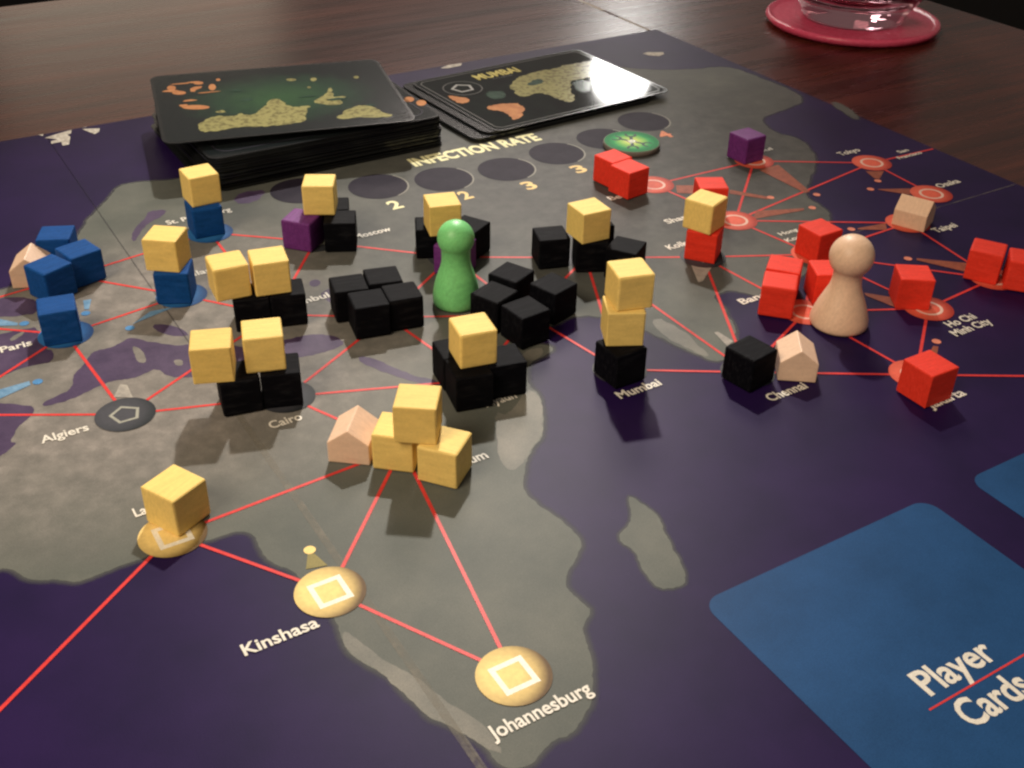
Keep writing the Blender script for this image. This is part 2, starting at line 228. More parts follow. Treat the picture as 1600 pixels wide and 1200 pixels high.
  'r12': 'red cube flush behind the one beside the cut-off name Bangkok',
  'r7': "red cube partly covered by the natural wood pawn's shoulder",
  'k25': 'lone black cube next to a wooden house above the word Chennai',
  'r8': 'red cube on the ringed disc above the words Ho Chi Minh City',
  'r9': "whole red cube beside one cut off by the picture's edge",
  'r10': "red cube cut off by the picture's right edge",
  'r11': 'red cube turned corner forward at the word Jakarta',
  'y17': 'lone yellow cube, corner forward, on a yellow disc',
  'p3': "lone purple cube on a red disc near the board's far edge",
 }
}
scn = bpy.context.scene
col = scn.collection
rnd = random.Random(7)

# ------------------------------------------------------------------ camera, world, lights, exposure
def P3(x, y, z=0.0):
    return Vector((x * S, y * S, Z0 + z * S))

cd = bpy.data.cameras.new('camera')
cam = bpy.data.objects.new('camera', cd)
col.objects.link(cam)
c_ = D['cam']
R_, U_, F_ = Vector(c_['R']), Vector(c_['U']), Vector(c_['F'])
m_ = Matrix((R_, U_, -F_)).transposed().to_4x4()
m_.translation = P3(*c_['pos'])
cam.matrix_world = m_
cd.sensor_width = 36.0
cd.lens = 36.0 * c_['f'] / 1600.0
cd.clip_start = 0.01
cd.clip_end = 60.0
scn.camera = cam

w = bpy.data.worlds.new('World')
scn.world = w
w.use_nodes = True
bg = w.node_tree.nodes['Background']
bg.inputs['Color'].default_value = (1.0, 0.86, 0.74, 1)
bg.inputs['Strength'].default_value = 0.16

def aim(o, target):
    o.rotation_euler = (Vector(target) - o.location).to_track_quat('-Z', 'Y').to_euler()

def lamp(name, kind, loc, target, energy, color, **kw):
    l = bpy.data.lights.new(name, kind)
    l.energy = energy
    l.color = color
    for k, v in kw.items():
        setattr(l, k, v)
    o = bpy.data.objects.new(name, l)
    col.objects.link(o)
    o.location = loc
    aim(o, target)
    return o

AIM = P3(2.6, 2.8)
MAIN_DIR = Vector((0.3877, 0.5642, 0.7290))
lamp('hanging_lamp', 'SPOT', AIM + MAIN_DIR * 1.30, AIM, 68.0, (1.0, 0.95, 0.87),
     spot_size=math.radians(19.5), spot_blend=1.0, shadow_soft_size=0.020)
# broad soft room light from behind and left of the viewer
FILL = P3(-67, -25, 78)
lamp('room_lamp', 'AREA', FILL, P3(2, 0), 9.0, (1.0, 0.83, 0.62), shape='DISK', size=0.5)
# lit far end of the room, seen mirrored in the table top
FAR = P3(40.0, 180.5, 36.5)
lamp('window_light', 'AREA', FAR, P3(5.0, 30.0), 0.56, (1.0, 0.84, 0.64), shape='RECTANGLE', size=0.50, size_y=0.27)
GLOW = P3(91.9, 139.2, 108.9)
lamp('board_sheen_light', 'AREA', GLOW, P3(3, -3), 10.0, (1.0, 0.88, 0.80), shape='DISK', size=0.45)  # unseen area light added to raise the sheen across the board's middle
GLINT = P3(108.9, 129.6, 48.2)
lamp('far_lamp', 'AREA', GLINT, P3(21.5, 16.0), 0.8, (1.0, 0.97, 0.92), shape='ELLIPSE', size=0.10, size_y=0.10)

scn.view_settings.view_transform = 'Standard'
scn.view_settings.look = 'None'
scn.view_settings.exposure = 0.0
scn.view_settings.gamma = 1.0
scn.cycles.filter_width = 2.4
scn.cycles.max_bounces = 8
scn.cycles.use_denoising = True

# ------------------------------------------------------------------ materials
def s2l(*c):
    return tuple((v / 255 / 12.92) if v <= 10 else ((v / 255 + 0.055) / 1.055) ** 2.4 for v in c)

class NT:
    def __init__(self, name):
        self.m = bpy.data.materials.new(name)
        self.m.use_nodes = True
        self.t = self.m.node_tree
        self.b = self.t.nodes['Principled BSDF']
    def n(self, kind, **kw):
        x = self.t.nodes.new(kind)
        for k, v in kw.items():
            if k in x.inputs:
                x.inputs[k].default_value = v
            else:
                setattr(x, k, v)
        return x
    def l(self, a, b):
        self.t.links.new(a, b)
    def coords(self, scale=(100, 100, 100), jitter=False, rot=(0, 0, 0)):
        tc = self.n('ShaderNodeTexCoord')
        mp = self.n('ShaderNodeMapping')
        mp.inputs['Scale'].default_value = scale
        mp.inputs['Rotation'].default_value = rot
        self.l(tc.outputs['Object'], mp.inputs['Vector'])
        out = mp.outputs['Vector']
        if jitter:
            oi = self.n('ShaderNodeObjectInfo')
            mu = self.n('ShaderNodeMath', operation='MULTIPLY')
            mu.inputs[1].default_value = 60.0
            self.l(oi.outputs['Random'], mu.inputs[0])
            ad = self.n('ShaderNodeVectorMath', operation='ADD')
            self.l(out, ad.inputs[0])
            self.l(mu.outputs[0], ad.inputs[1])
            out = ad.outputs[0]
        return out
    def noise(self, vec, scale, detail=4.0, rough=0.55):
        x = self.n('ShaderNodeTexNoise')
        x.inputs['Scale'].default_value = scale
        x.inputs['Detail'].default_value = detail
        x.inputs['Roughness'].default_value = rough
        self.l(vec, x.inputs['Vector'])
        return x.outputs['Fac']
    def ramp(self, fac, stops):
        r = self.n('ShaderNodeValToRGB')
        e = r.color_ramp.elements
        while len(e) < len(stops):
            e.new(0.5)
        for k, (p, c) in enumerate(stops):
            e[k].position = p
            e[k].color = (*c, 1)
        self.l(fac, r.inputs['Fac'])
        return r.outputs['Color']
    def mix(self, a, b, fac, mode='MIX'):
        x = self.n('ShaderNodeMix', data_type='RGBA', blend_type=mode)
        for s, v in ((0, fac), (6, a), (7, b)):
            if hasattr(v, 'links'):
                self.l(v, x.inputs[s])
            elif s == 0:
                x.inputs[s].default_value = v
            else:
                x.inputs[s].default_value = (*v, 1)
        return x.outputs[2]
    def bump(self, h, strength, dist):
        x = self.n('ShaderNodeBump')
        x.inputs['Strength'].default_value = strength
        x.inputs['Distance'].default_value = dist
        self.l(h, x.inputs['Height'])
        self.l(x.outputs['Normal'], self.b.inputs['Normal'])
    def fin(self, color, rough, spec=0.5):
        if hasattr(color, 'links'):
            self.l(color, self.b.inputs['Base Color'])
        else:
            self.b.inputs['Base Color'].default_value = (*color, 1)
        if hasattr(rough, 'links'):
            self.l(rough, self.b.inputs['Roughness'])
        else:
            self.b.inputs['Roughness'].default_value = rough
        self.b.inputs['Specular IOR Level'].default_value = spec
        return self.m

def painted_wood(name, base, rough=0.5, spec=0.4, var=0.25, grain=0.3):
    t = NT(name)
    v = t.coords((100, 100, 100), jitter=True)
    st = t.n('ShaderNodeMapping')
    st.inputs['Scale'].default_value = (0.7, 7.0, 3.0)
    st.inputs['Rotation'].default_value = (0.1, 0.15, 0.12)
    t.l(v, st.inputs['Vector'])
    g = t.noise(st.outputs['Vector'], 2.2, 5.0, 0.62)
    f = t.noise(v, 14.0, 3.0, 0.6)
    dk = tuple(c * (1 - var) for c in base)
    lt = tuple(min(1.0, c * (1 + var * 0.7) + 0.01) for c in base)
    c = t.ramp(g, [(0.30, dk), (0.52, base), (0.72, lt)])
    c2 = t.ramp(f, [(0.3, tuple([1 - grain * 0.6] * 3)), (0.65, (1, 1, 1))])
    c = t.mix(c, c2, 1.0, 'MULTIPLY')
    oi = t.n('ShaderNodeObjectInfo')
    tint = t.ramp(oi.outputs['Random'], [(0.0, (0.90, 0.88, 0.84)), (0.5, (1, 1, 1)), (1.0, (0.95, 0.97, 1.0))])
    c = t.mix(c, tint, 1.0, 'MULTIPLY')
    t.bump(g, 0.35, 0.0002)
    return t.fin(c, rough, spec)

M = {}
M['yellow'] = painted_wood('yellow_paint', (0.87, 0.615, 0.185), 0.6, 0.2, 0.10, 0.13)
M['blue'] = painted_wood('blue_paint', (0.006, 0.066, 0.25), 0.65, 0.10, 0.2)
M['purple'] = painted_wood('purple_paint', (0.150, 0.026, 0.190), 0.6, 0.25)
M['red'] = painted_wood('red_paint', (0.84, 0.042, 0.020), 0.62, 0.2, 0.12, 0.2)
M['black'] = painted_wood('black_paint', (0.0024, 0.0024, 0.0044), 0.7, 0.08, 0.4)
M['green'] = painted_wood('green_paint', (0.220, 0.70, 0.255), 0.42, 0.45, 0.12, 0.15)
M['wood'] = painted_wood('bare_beech', (0.82, 0.565, 0.40), 0.42, 0.4, 0.08, 0.14)

def print_mat(name, c1, c2=None, rough=0.5, scale=3.0, spec=0.14, lo=0.35, hi=0.65, relief=0.12):
    t = NT(name)
    v = t.coords()
    c2 = c2 or tuple(x * 0.85 for x in c1)
    n = t.noise(v, scale, 5.0, 0.6)
    c = t.ramp(n, [(lo, c2), (hi, c1)])
    f = t.noise(v, 38.0, 2.0, 0.7)
    c = t.mix(c, t.ramp(f, [(0.3, (0.78, 0.78, 0.80)), (0.7, (1.12, 1.1, 1.12))]), 1.0, 'MULTIPLY')
    t.bump(t.noise(v, 26.0, 2.0), relief, 0.0001)
    return t.fin(c, rough, spec)

M['ocean'] = print_mat('printed_ocean', (0.0185, 0.0070, 0.053), (0.0115, 0.0046, 0.038), 0.46, 0.35, 0.10)
M['sea'] = print_mat('printed_inland_sea', (0.080, 0.052, 0.105), (0.048, 0.030, 0.070), 0.48, 1.2, 0.17)
M['coast'] = print_mat('printed_coast_margin', (0.215, 0.205, 0.170), (0.150, 0.150, 0.128), 0.5, 0.9)
M['board_edge'] = print_mat('board_edge_wrap', (0.025, 0.015, 0.045), None, 0.5)

def land_mat(soft=False):
    t = NT('printed_land_soft_edge' if soft else 'printed_land')
    v = t.coords()
    n1 = t.noise(v, 0.45, 6.0, 0.62)
    n2 = t.noise(v, 1.6, 6.0, 0.65)
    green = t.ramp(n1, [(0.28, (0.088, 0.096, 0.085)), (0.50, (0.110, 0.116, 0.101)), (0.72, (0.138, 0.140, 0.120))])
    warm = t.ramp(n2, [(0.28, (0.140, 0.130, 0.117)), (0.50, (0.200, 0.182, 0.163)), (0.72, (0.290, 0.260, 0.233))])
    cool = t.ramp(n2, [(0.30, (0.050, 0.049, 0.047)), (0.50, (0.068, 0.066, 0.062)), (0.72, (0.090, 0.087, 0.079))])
    sep = t.n('ShaderNodeSeparateXYZ')
    t.l(v, sep.inputs[0])
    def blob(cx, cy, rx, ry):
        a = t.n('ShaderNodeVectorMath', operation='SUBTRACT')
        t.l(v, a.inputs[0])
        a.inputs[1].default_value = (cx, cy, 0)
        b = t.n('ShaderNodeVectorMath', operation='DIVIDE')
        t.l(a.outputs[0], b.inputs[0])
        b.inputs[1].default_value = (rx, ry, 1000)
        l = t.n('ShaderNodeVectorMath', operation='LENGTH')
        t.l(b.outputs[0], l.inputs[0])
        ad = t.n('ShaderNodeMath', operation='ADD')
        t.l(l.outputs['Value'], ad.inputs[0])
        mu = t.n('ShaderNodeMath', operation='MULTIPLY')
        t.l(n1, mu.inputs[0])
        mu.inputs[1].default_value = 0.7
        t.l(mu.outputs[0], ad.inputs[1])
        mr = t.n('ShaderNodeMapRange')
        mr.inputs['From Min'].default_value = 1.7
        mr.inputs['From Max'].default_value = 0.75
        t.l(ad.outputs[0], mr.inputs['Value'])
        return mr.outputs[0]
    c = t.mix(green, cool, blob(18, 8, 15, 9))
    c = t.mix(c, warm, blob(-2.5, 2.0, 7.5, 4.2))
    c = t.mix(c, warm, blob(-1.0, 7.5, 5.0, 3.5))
    f = t.noise(v, 38.0, 2.0, 0.7)
    c = t.mix(c, t.ramp(f, [(0.3, (0.80, 0.80, 0.80)), (0.7, (1.1, 1.1, 1.1))]), 1.0, 'MULTIPLY')
    t.bump(t.noise(v, 26.0, 2.0), 0.12, 0.0001)
    if soft:
        at = t.n('ShaderNodeAttribute')
        at.attribute_name = 'fade'
        t.l(at.outputs['Fac'], t.b.inputs['Alpha'])
    return t.fin(c, 0.48, 0.10)
M['land'] = land_mat()
M['land_soft'] = land_mat(True)

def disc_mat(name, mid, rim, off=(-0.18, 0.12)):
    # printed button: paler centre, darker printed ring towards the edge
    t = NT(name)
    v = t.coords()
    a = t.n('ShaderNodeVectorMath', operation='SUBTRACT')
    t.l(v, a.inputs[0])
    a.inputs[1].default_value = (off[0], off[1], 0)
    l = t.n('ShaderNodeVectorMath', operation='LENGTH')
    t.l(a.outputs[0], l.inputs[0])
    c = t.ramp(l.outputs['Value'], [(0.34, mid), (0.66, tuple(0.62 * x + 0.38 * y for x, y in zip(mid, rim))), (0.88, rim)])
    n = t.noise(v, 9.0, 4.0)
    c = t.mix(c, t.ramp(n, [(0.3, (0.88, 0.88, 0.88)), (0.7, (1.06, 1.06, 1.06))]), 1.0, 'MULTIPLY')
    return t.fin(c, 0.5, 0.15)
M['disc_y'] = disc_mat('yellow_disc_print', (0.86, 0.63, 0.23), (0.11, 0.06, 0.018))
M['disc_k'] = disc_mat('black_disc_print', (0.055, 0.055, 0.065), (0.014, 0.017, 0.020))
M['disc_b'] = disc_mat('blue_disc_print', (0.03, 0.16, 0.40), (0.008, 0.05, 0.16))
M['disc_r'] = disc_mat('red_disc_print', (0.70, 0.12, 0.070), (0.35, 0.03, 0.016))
M['line'] = print_mat('red_line_print', (0.70, 0.050, 0.045), (0.60, 0.04, 0.035), 0.4, 6.0)
M['white'] = print_mat('white_print', (0.80, 0.76, 0.66), (0.70, 0.66, 0.56), 0.4, 5.0)
M['ring'] = print_mat('ring_print', (0.80, 0.55, 0.44), None, 0.4)
M['ysym'] = print_mat('cream_print', (0.95, 0.90, 0.74), None, 0.4)
M['ksym'] = print_mat('grey_symbol_print', (0.36, 0.36, 0.30), None, 0.4)
M['tick_y'] = print_mat('yellow_tick_print', (0.26, 0.22, 0.07), None, 0.5)
M['tick_b'] = print_mat('blue_tick_print', (0.18, 0.32, 0.46), (0.10, 0.22, 0.36), 0.5, 4)
M['tick_r'] = print_mat('orange_tick_print', (0.30, 0.085, 0.045), (0.22, 0.06, 0.035), 0.5, 4)
M['tick_w'] = print_mat('grey_tick_print', (0.40, 0.37, 0.31), (0.26, 0.24, 0.21), 0.5, 4)
M['dot_r'] = print_mat('salmon_dot_print', (0.72, 0.24, 0.15), None, 0.5)
M['dot_b'] = print_mat('pale_blue_dot_print', (0.08, 0.25, 0.5), None, 0.5)
M['cream'] = print_mat('cream_lettering', (0.88, 0.84, 0.48), None, 0.5)
M['amber'] = print_mat('amber_lettering', (0.85, 0.62, 0.25), None, 0.5)
M['rust'] = print_mat('rust_lettering', (0.78, 0.26, 0.12), None, 0.5)
M['ratedark'] = print_mat('dark_circle_print', (0.026, 0.021, 0.032), (0.017, 0.014, 0.023), 0.55, 1.5, 0.06)
M['ratering'] = print_mat('pale_arc_print', (0.23, 0.22, 0.18), None, 0.5)
M['slot'] = print_mat('blue_slot_print', (0.016, 0.070, 0.190), (0.012, 0.055, 0.150), 0.48, 0.5, 0.10)
M['worn'] = print_mat('bare_paper', (0.72, 0.69, 0.60), (0.40, 0.36, 0.30), 0.6, 5.0)
M['fold_dull'] = print_mat('fold_dull_print', (0.075, 0.068, 0.062), (0.05, 0.045, 0.045), 0.55, 2.0)
M['crease_dark'] = print_mat('fold_gap', (0.018, 0.013, 0.026), None, 0.6)
M['crease_dark'].node_tree.nodes['Principled BSDF'].inputs['Alpha'].default_value = 0.38

def crease_mat():
    t = NT('worn_crease')
    v = t.coords()
    n = t.noise(v, 2.2, 6.0, 0.7)
    a = t.ramp(n, [(0.36, (0.06, 0.06, 0.06)), (0.62, (0.55, 0.55, 0.55))])
    t.l(a, t.b.inputs['Alpha'])
    return t.fin((0.24, 0.22, 0.18), 0.6, 0.2)
M['crease'] = crease_mat()

def table_mat():
    t = NT('dark_stained_wood')
    v = t.coords((3, 42, 42))
    g = t.noise(v, 1.0, 7.0, 0.65)
    v2 = t.coords((14, 160, 100))
    f = t.noise(v2, 1.0, 4.0, 0.6)
    c = t.ramp(g, [(0.30, (0.026, 0.0062, 0.0040)), (0.50, (0.060, 0.0145, 0.0085)), (0.72, (0.108, 0.027, 0.0150))])
    c = t.mix(c, t.ramp(f, [(0.3, (0.6, 0.6, 0.6)), (0.7, (1.25, 1.2, 1.15))]), 1.0, 'MULTIPLY')
    t.bump(f, 0.12, 0.0002)
    r = t.n('ShaderNodeMapRange')
    r.inputs['To Min'].default_value = 0.22
    r.inputs['To Max'].default_value = 0.33
    t.l(f, r.inputs['Value'])
    return t.fin(c, r.outputs[0], 0.32)
M['table'] = table_mat()

def floor_mat():
    t = NT('dark_carpet')
    v = t.coords()
    n = t.noise(v, 1.2, 6.0, 0.7)
    c = t.ramp(n, [(0.3, (0.006, 0.005, 0.005)), (0.7, (0.014, 0.011, 0.010))])
    t.bump(n, 0.5, 0.002)
    return t.fin(c, 0.9, 0.1)
M['floor'] = floor_mat()

def card_mat(name, edge):
    t = NT(name)
    v = t.coords()
    n = t.noise(v, 6.0, 4.0)
    c = t.ramp(n, [(0.3, tuple(x * 0.7 for x in edge)), (0.7, edge)])
    t.bump(t.noise(v, 30.0, 2.0), 0.15, 0.0001)
    return t.fin(c, 0.2, 0.5)
M['card'] = card_mat('card_black_border', (0.010, 0.011, 0.012))

def glow_card_mat():
    # printed map back: dark edge, green middle
    t = NT('card_back_print')
    v = t.coords()
    b = t.n('ShaderNodeVectorMath', operation='DIVIDE')
    t.l(v, b.inputs[0])
    b.inputs[1].default_value = (5.2, 3.6, 1000)
    l = t.n('ShaderNodeVectorMath', operation='LENGTH')
    t.l(b.outputs[0], l.inputs[0])
    n = t.noise(v, 1.8, 6.0, 0.65)
    ad = t.n('ShaderNodeMath', operation='MULTIPLY_ADD')
    t.l(n, ad.inputs[0])
    ad.inputs[1].default_value = 0.55
    t.l(l.outputs['Value'], ad.inputs[2])
    c = t.ramp(ad.outputs[0], [(0.38, (0.026, 0.070, 0.030)), (0.70, (0.016, 0.040, 0.024)), (1.0, (0.009, 0.012, 0.013))])
    t.bump(t.noise(t.coords((100, 100, 100)), 9.0, 3.0), 0.25, 0.0002)
    return t.fin(c, 0.15, 0.5)
M['cardback'] = glow_card_mat()
M['cardface'] = print_mat('card_face_print', (0.012, 0.017, 0.016), (0.008, 0.009, 0.011), 0.06, 1.0, 0.5, relief=0.006)
M['c_yellow'] = print_mat('card_yellow_land', (0.30, 0.28, 0.11), (0.15, 0.135, 0.055), 0.15, 5.0, 0.5, 0.38, 0.52, relief=0.006)
M['c_orange'] = print_mat('card_orange_land', (0.55, 0.25, 0.10), (0.42, 0.17, 0.07), 0.15, 2.0, 0.5, relief=0.006)
M['c_green'] = print_mat('card_green_land', (0.030, 0.070, 0.045), (0.018, 0.04, 0.03), 0.15, 2.0, 0.5, relief=0.006)
M['c_frame'] = print_mat('card_frame_line', (0.13, 0.13, 0.125), None, 0.15, 2.0, 0.5, relief=0.006)
M['c_text'] = print_mat('card_title_print', (0.72, 0.62, 0.20), None, 0.15, 2.0, 0.5, relief=0.006)
M['c_pent'] = print_mat('card_symbol_print', (0.42, 0.42, 0.40), None, 0.15, 2.0, 0.5, relief=0.006)

def glass_mat(name, color, rough, dens=None, spec=0.5):
    t = NT(name)
    v = t.coords()
    t.bump(t.noise(v, 1.5, 2.0), 0.08, 0.001)
    t.b.inputs['Transmission Weight'].default_value = 1.0
    t.b.inputs['IOR'].default_value = 1.47
    return t.fin(color, rough, spec)
M['glass'] = glass_mat('clear_tumbler_glass', (0.74, 0.46, 0.54), 0.02)
def pink_mat():
    t = NT('pink_cast_glass')
    v = t.coords()
    n = t.noise(v, 5.0, 4.0)
    t.bump(n, 0.4, 0.0006)
    t.b.inputs['Transmission Weight'].default_value = 0.35
    t.b.inputs['IOR'].default_value = 1.45
    c = t.ramp(n, [(0.3, (0.80, 0.075, 0.165)), (0.7, (0.92, 0.13, 0.25))])
    return t.fin(c, 0.22, 0.5)
M['pink'] = pink_mat()
M['token_edge'] = print_mat('token_grey_edge', (0.20, 0.18, 0.15), None, 0.6)
def token_mat():
    t = NT('token_green_print')
    v = t.coords()
    l = t.n('ShaderNodeVectorMath', operation='LENGTH')
    sc = t.n('ShaderNodeVectorMath', operation='MULTIPLY')
    t.l(v, sc.inputs[0])
    sc.inputs[1].default_value = (1, 1, 0)
    t.l(sc.outputs[0], l.inputs[0])
    n = t.noise(v, 5.0, 4.0)
    ad = t.n('ShaderNodeMath', operation='MULTIPLY_ADD')
    t.l(n, ad.inputs[0])
    ad.inputs[1].default_value = 0.25
    t.l(l.outputs['Value'], ad.inputs[2])
    c = t.ramp(ad.outputs[0], [(0.30, (0.60, 0.66, 0.18)), (0.56, (0.26, 0.50, 0.11)), (0.82, (0.025, 0.30, 0.085)), (1.0, (0.010, 0.17, 0.055))])
    return t.fin(c, 0.5, 0.08)
M['token'] = token_mat()
M['token_sym'] = print_mat('token_symbol_print', (0.010, 0.045, 0.035), None, 0.4)

# ------------------------------------------------------------------ builders
def link(o, parent=None):
    col.objects.link(o)
    if parent is not None:
        o.parent = parent
    return o

def mesh_obj(name, verts, faces, mat, parent=None, loc=None, smooth=False):
    me = bpy.data.meshes.new(name)
    me.from_pydata([tuple(c * S for c in v) for v in verts], [], faces)
    me.update()
    if smooth:
        me.polygons.foreach_set('use_smooth', [True] * len(me.polygons))
    me.materials.append(mat)
    o = bpy.data.objects.new(name, me)
    link(o, parent)
    if loc is not None:
        o.location = loc
    return o

def bm_obj(name, bm, mat, parent=None, smooth=False):
    me = bpy.data.meshes.new(name)
    bm.to_mesh(me)
    bm.free()
    if smooth:
        me.polygons.foreach_set('use_smooth', [True] * len(me.polygons))
    me.materials.append(mat)
    return link(bpy.data.objects.new(name, me), parent)

def tag(o, label=None, cat=None, group=None, kind=None):
    if label: o['label'] = label
    if cat: o['category'] = cat
    if group: o['group'] = group
    if kind: o['kind'] = kind
    return o

def empty(name, loc, rot=0.0):
    o = bpy.data.objects.new(name, None)
    o.empty_display_size = 0.01
    link(o)
    o.location = loc
    o.rotation_euler = (0, 0, rot)
    return o

def poly(name, pts, z, mat, parent):
    tris = tessellate_polygon([[Vector((p[0], p[1], 0)) for p in pts]])
    fs = []
    for a, b, c in tris:
        (x1, y1), (x2, y2), (x3, y3) = pts[a][:2], pts[b][:2], pts[c][:2]
        if (x2 - x1) * (y3 - y1) - (x3 - x1) * (y2 - y1) < 0:
            b, c = c, b
        fs.append((a, b, c))
    return mesh_obj(name, [(p[0], p[1], z) for p in pts], fs, mat, parent)

def chaikin(pts, it=2):
    for _ in range(it):
        q = []
        for i in range(len(pts)):
            a, b = pts[i], pts[(i + 1) % len(pts)]
            q += [(a[0] * .75 + b[0] * .25, a[1] * .75 + b[1] * .25), (a[0] * .25 + b[0] * .75, a[1] * .25 + b[1] * .75)]
        pts = q
    return pts

def coast(pts, amp=0.03, it=2):
    out = chaikin(pts, 1)
    for k in range(it):
        q = []
        for i in range(len(out)):
            a, b = out[i], out[(i + 1) % len(out)]
            d = math.hypot(b[0] - a[0], b[1] - a[1])
            q.append(a)
            if d > 0.12:
                j = min(amp * 2.2, d * (0.09 if amp < 0.1 else 0.2))
                q.append(((a[0] + b[0]) / 2 + rnd.uniform(-j, j), (a[1] + b[1]) / 2 + rnd.uniform(-j, j)))
        out = q
    return out

def strip(name, a, b, wd, z, mat, parent):
    dx, dy = b[0] - a[0], b[1] - a[1]
    l = math.hypot(dx, dy)
    nx, ny = -dy / l * wd / 2, dx / l * wd / 2
    n = max(1, int(l / 2))
    vs, fs = [], []
    for i in range(n + 1):
        t = i / n
        x, y = a[0] + dx * t, a[1] + dy * t
        vs += [(x + nx, y + ny, z), (x - nx, y - ny, z)]
        if i:
            k = 2 * i
            fs.append((k - 2, k - 1, k + 1, k))
    return mesh_obj(name, vs, fs, mat, parent)

def outline(name, pts, wd, z, mat, parent, loc=None):
    n = len(pts)
    cx = sum(p[0] for p in pts) / n
    cy = sum(p[1] for p in pts) / n
    inner = []
    for i in range(n):
        p, a, b = Vector(pts[i][:2]), Vector(pts[i - 1][:2]), Vector(pts[(i + 1) % n][:2])
        e1, e2 = (p - a).normalized(), (b - p).normalized()
        n1, n2 = Vector((-e1.y, e1.x)), Vector((-e2.y, e2.x))
        if n1.dot(Vector((cx, cy)) - p) < 0: n1 = -n1
        if n2.dot(Vector((cx, cy)) - p) < 0: n2 = -n2
        bis = (n1 + n2)
        bis = bis / max(0.3, bis.dot(n1))
        inner.append(p + bis * wd)
    vs = [(p[0], p[1], z) for p in pts] + [(p.x, p.y, z) for p in inner]
    fs = [(i, (i + 1) % n, n + (i + 1) % n, n + i) for i in range(n)]
    return mesh_obj(name, vs, fs, mat, parent, loc)

def circle(r, n=40, cx=0, cy=0, ry=None):
    ry = ry or r
    return [(cx + r * math.cos(2 * math.pi * i / n), cy + ry * math.sin(2 * math.pi * i / n)) for i in range(n)]

def fan(name, pts, z, mat, parent, loc=None):
    return mesh_obj(name, [(p[0], p[1], z) for p in pts], [tuple(range(len(pts)))], mat, parent, loc)

def ring(name, r1, r2, z, mat, parent, loc=None, a0=0, a1=360, n=48, cx=0, cy=0):
    vs, fs = [], []
    for i in range(n + 1):
        a = math.radians(a0 + (a1 - a0) * i / n)
        for r in (r1, r2):
            vs.append((cx + r * math.cos(a), cy + r * math.sin(a), z))
        if i:
            k = 2 * i
            fs.append((k - 2, k - 1, k + 1, k))
    return mesh_obj(name, vs, fs, mat, parent, loc)

def text(name, s, x, y, wd, cap, z, mat, parent, rot=0.0, bold=0.02, shear=0.0):
    cu = bpy.data.curves.new('lettering', 'FONT')
    cu.body = s
    cu.size = 1.0
    cu.offset = bold
    cu.shear = shear
    cu.resolution_u = 3
    to = bpy.data.objects.new('lettering', cu)
    col.objects.link(to)
    dg = bpy.context.evaluated_depsgraph_get()
    dg.update()
    me = bpy.data.meshes.new_from_object(to.evaluated_get(dg))
    bpy.data.objects.remove(to)
    bpy.data.curves.remove(cu)
    xs = [v.co.x for v in me.vertices]
    x0, x1 = min(xs), max(xs)
    capu = 0.70
    sx, sy = wd / (x1 - x0), cap / capu
    for v in me.vertices:
        v.co = Vector(((v.co.x - x0) * sx * S, v.co.y * sy * S, 0))
    for p in me.polygons:
        pass
    me.materials.append(mat)
    me.name = name
    o = link(bpy.data.objects.new(name, me), parent)
    o.location = (x * S, y * S, z * S)
    o.rotation_euler = (0, 0, rot)
    return o

def lathe(name, prof, mat, parent=None, n=72, caps=True):
    vs, fs = [], []
    m = len(prof)
    for i in range(n):
        a = 2 * math.pi * i / n
        for r, z in prof:
            vs.append((r * math.cos(a), r * math.sin(a), z))
    for i in range(n):
        j = (i + 1) % n
        for k in range(m - 1):
            fs.append((i * m + k, j * m + k, j * m + k + 1, i * m + k + 1))
    o = mesh_obj(name, vs, fs, mat, parent, smooth=True)
    bm = bmesh.new()
    bm.from_mesh(o.data)
    bmesh.ops.remove_doubles(bm, verts=bm.verts, dist=1e-7)
    bmesh.ops.recalc_face_normals(bm, faces=bm.faces)
    bm.to_mesh(o.data)
    bm.free()
    return o

def rrect(w_, h_, r, n=5):
    pts = []
    for cx, cy, a0 in ((w_ / 2 - r, h_ / 2 - r, 0), (-w_ / 2 + r, h_ / 2 - r, 90), (-w_ / 2 + r, -h_ / 2 + r, 180), (w_ / 2 - r, -h_ / 2 + r, 270)):
        for i in range(n + 1):
            a = math.radians(a0 + 90 * i / n)
            pts.append((cx + r * math.cos(a), cy + r * math.sin(a)))
    return pts

def box_bm(x0, x1, y0, y1, z0, z1, bev=0.0, seg=2):
    bm = bmesh.new()
    vs = [bm.verts.new((x * S, y * S, z * S)) for z in (z0, z1) for x, y in ((x0, y0), (x1, y0), (x1, y1), (x0, y1))]
    for f in ((3, 2, 1, 0), (4, 5, 6, 7), (0, 1, 5, 4), (1, 2, 6, 5), (2, 3, 7, 6), (3, 0, 4, 7)):
        bm.faces.new([vs[i] for i in f])
    if bev:
        bmesh.ops.bevel(bm, geom=list(bm.edges), offset=bev * S, segments=seg, profile=0.6, affect='EDGES')
    return bm

# ------------------------------------------------------------------ setting: floor and table
fl = mesh_obj('floor', [(-400, -400, 0), (400, -400, 0), (400, 400, 0), (-400, 400, 0)], [(0, 1, 2, 3)], M['floor'])
tag(fl, kind='structure')

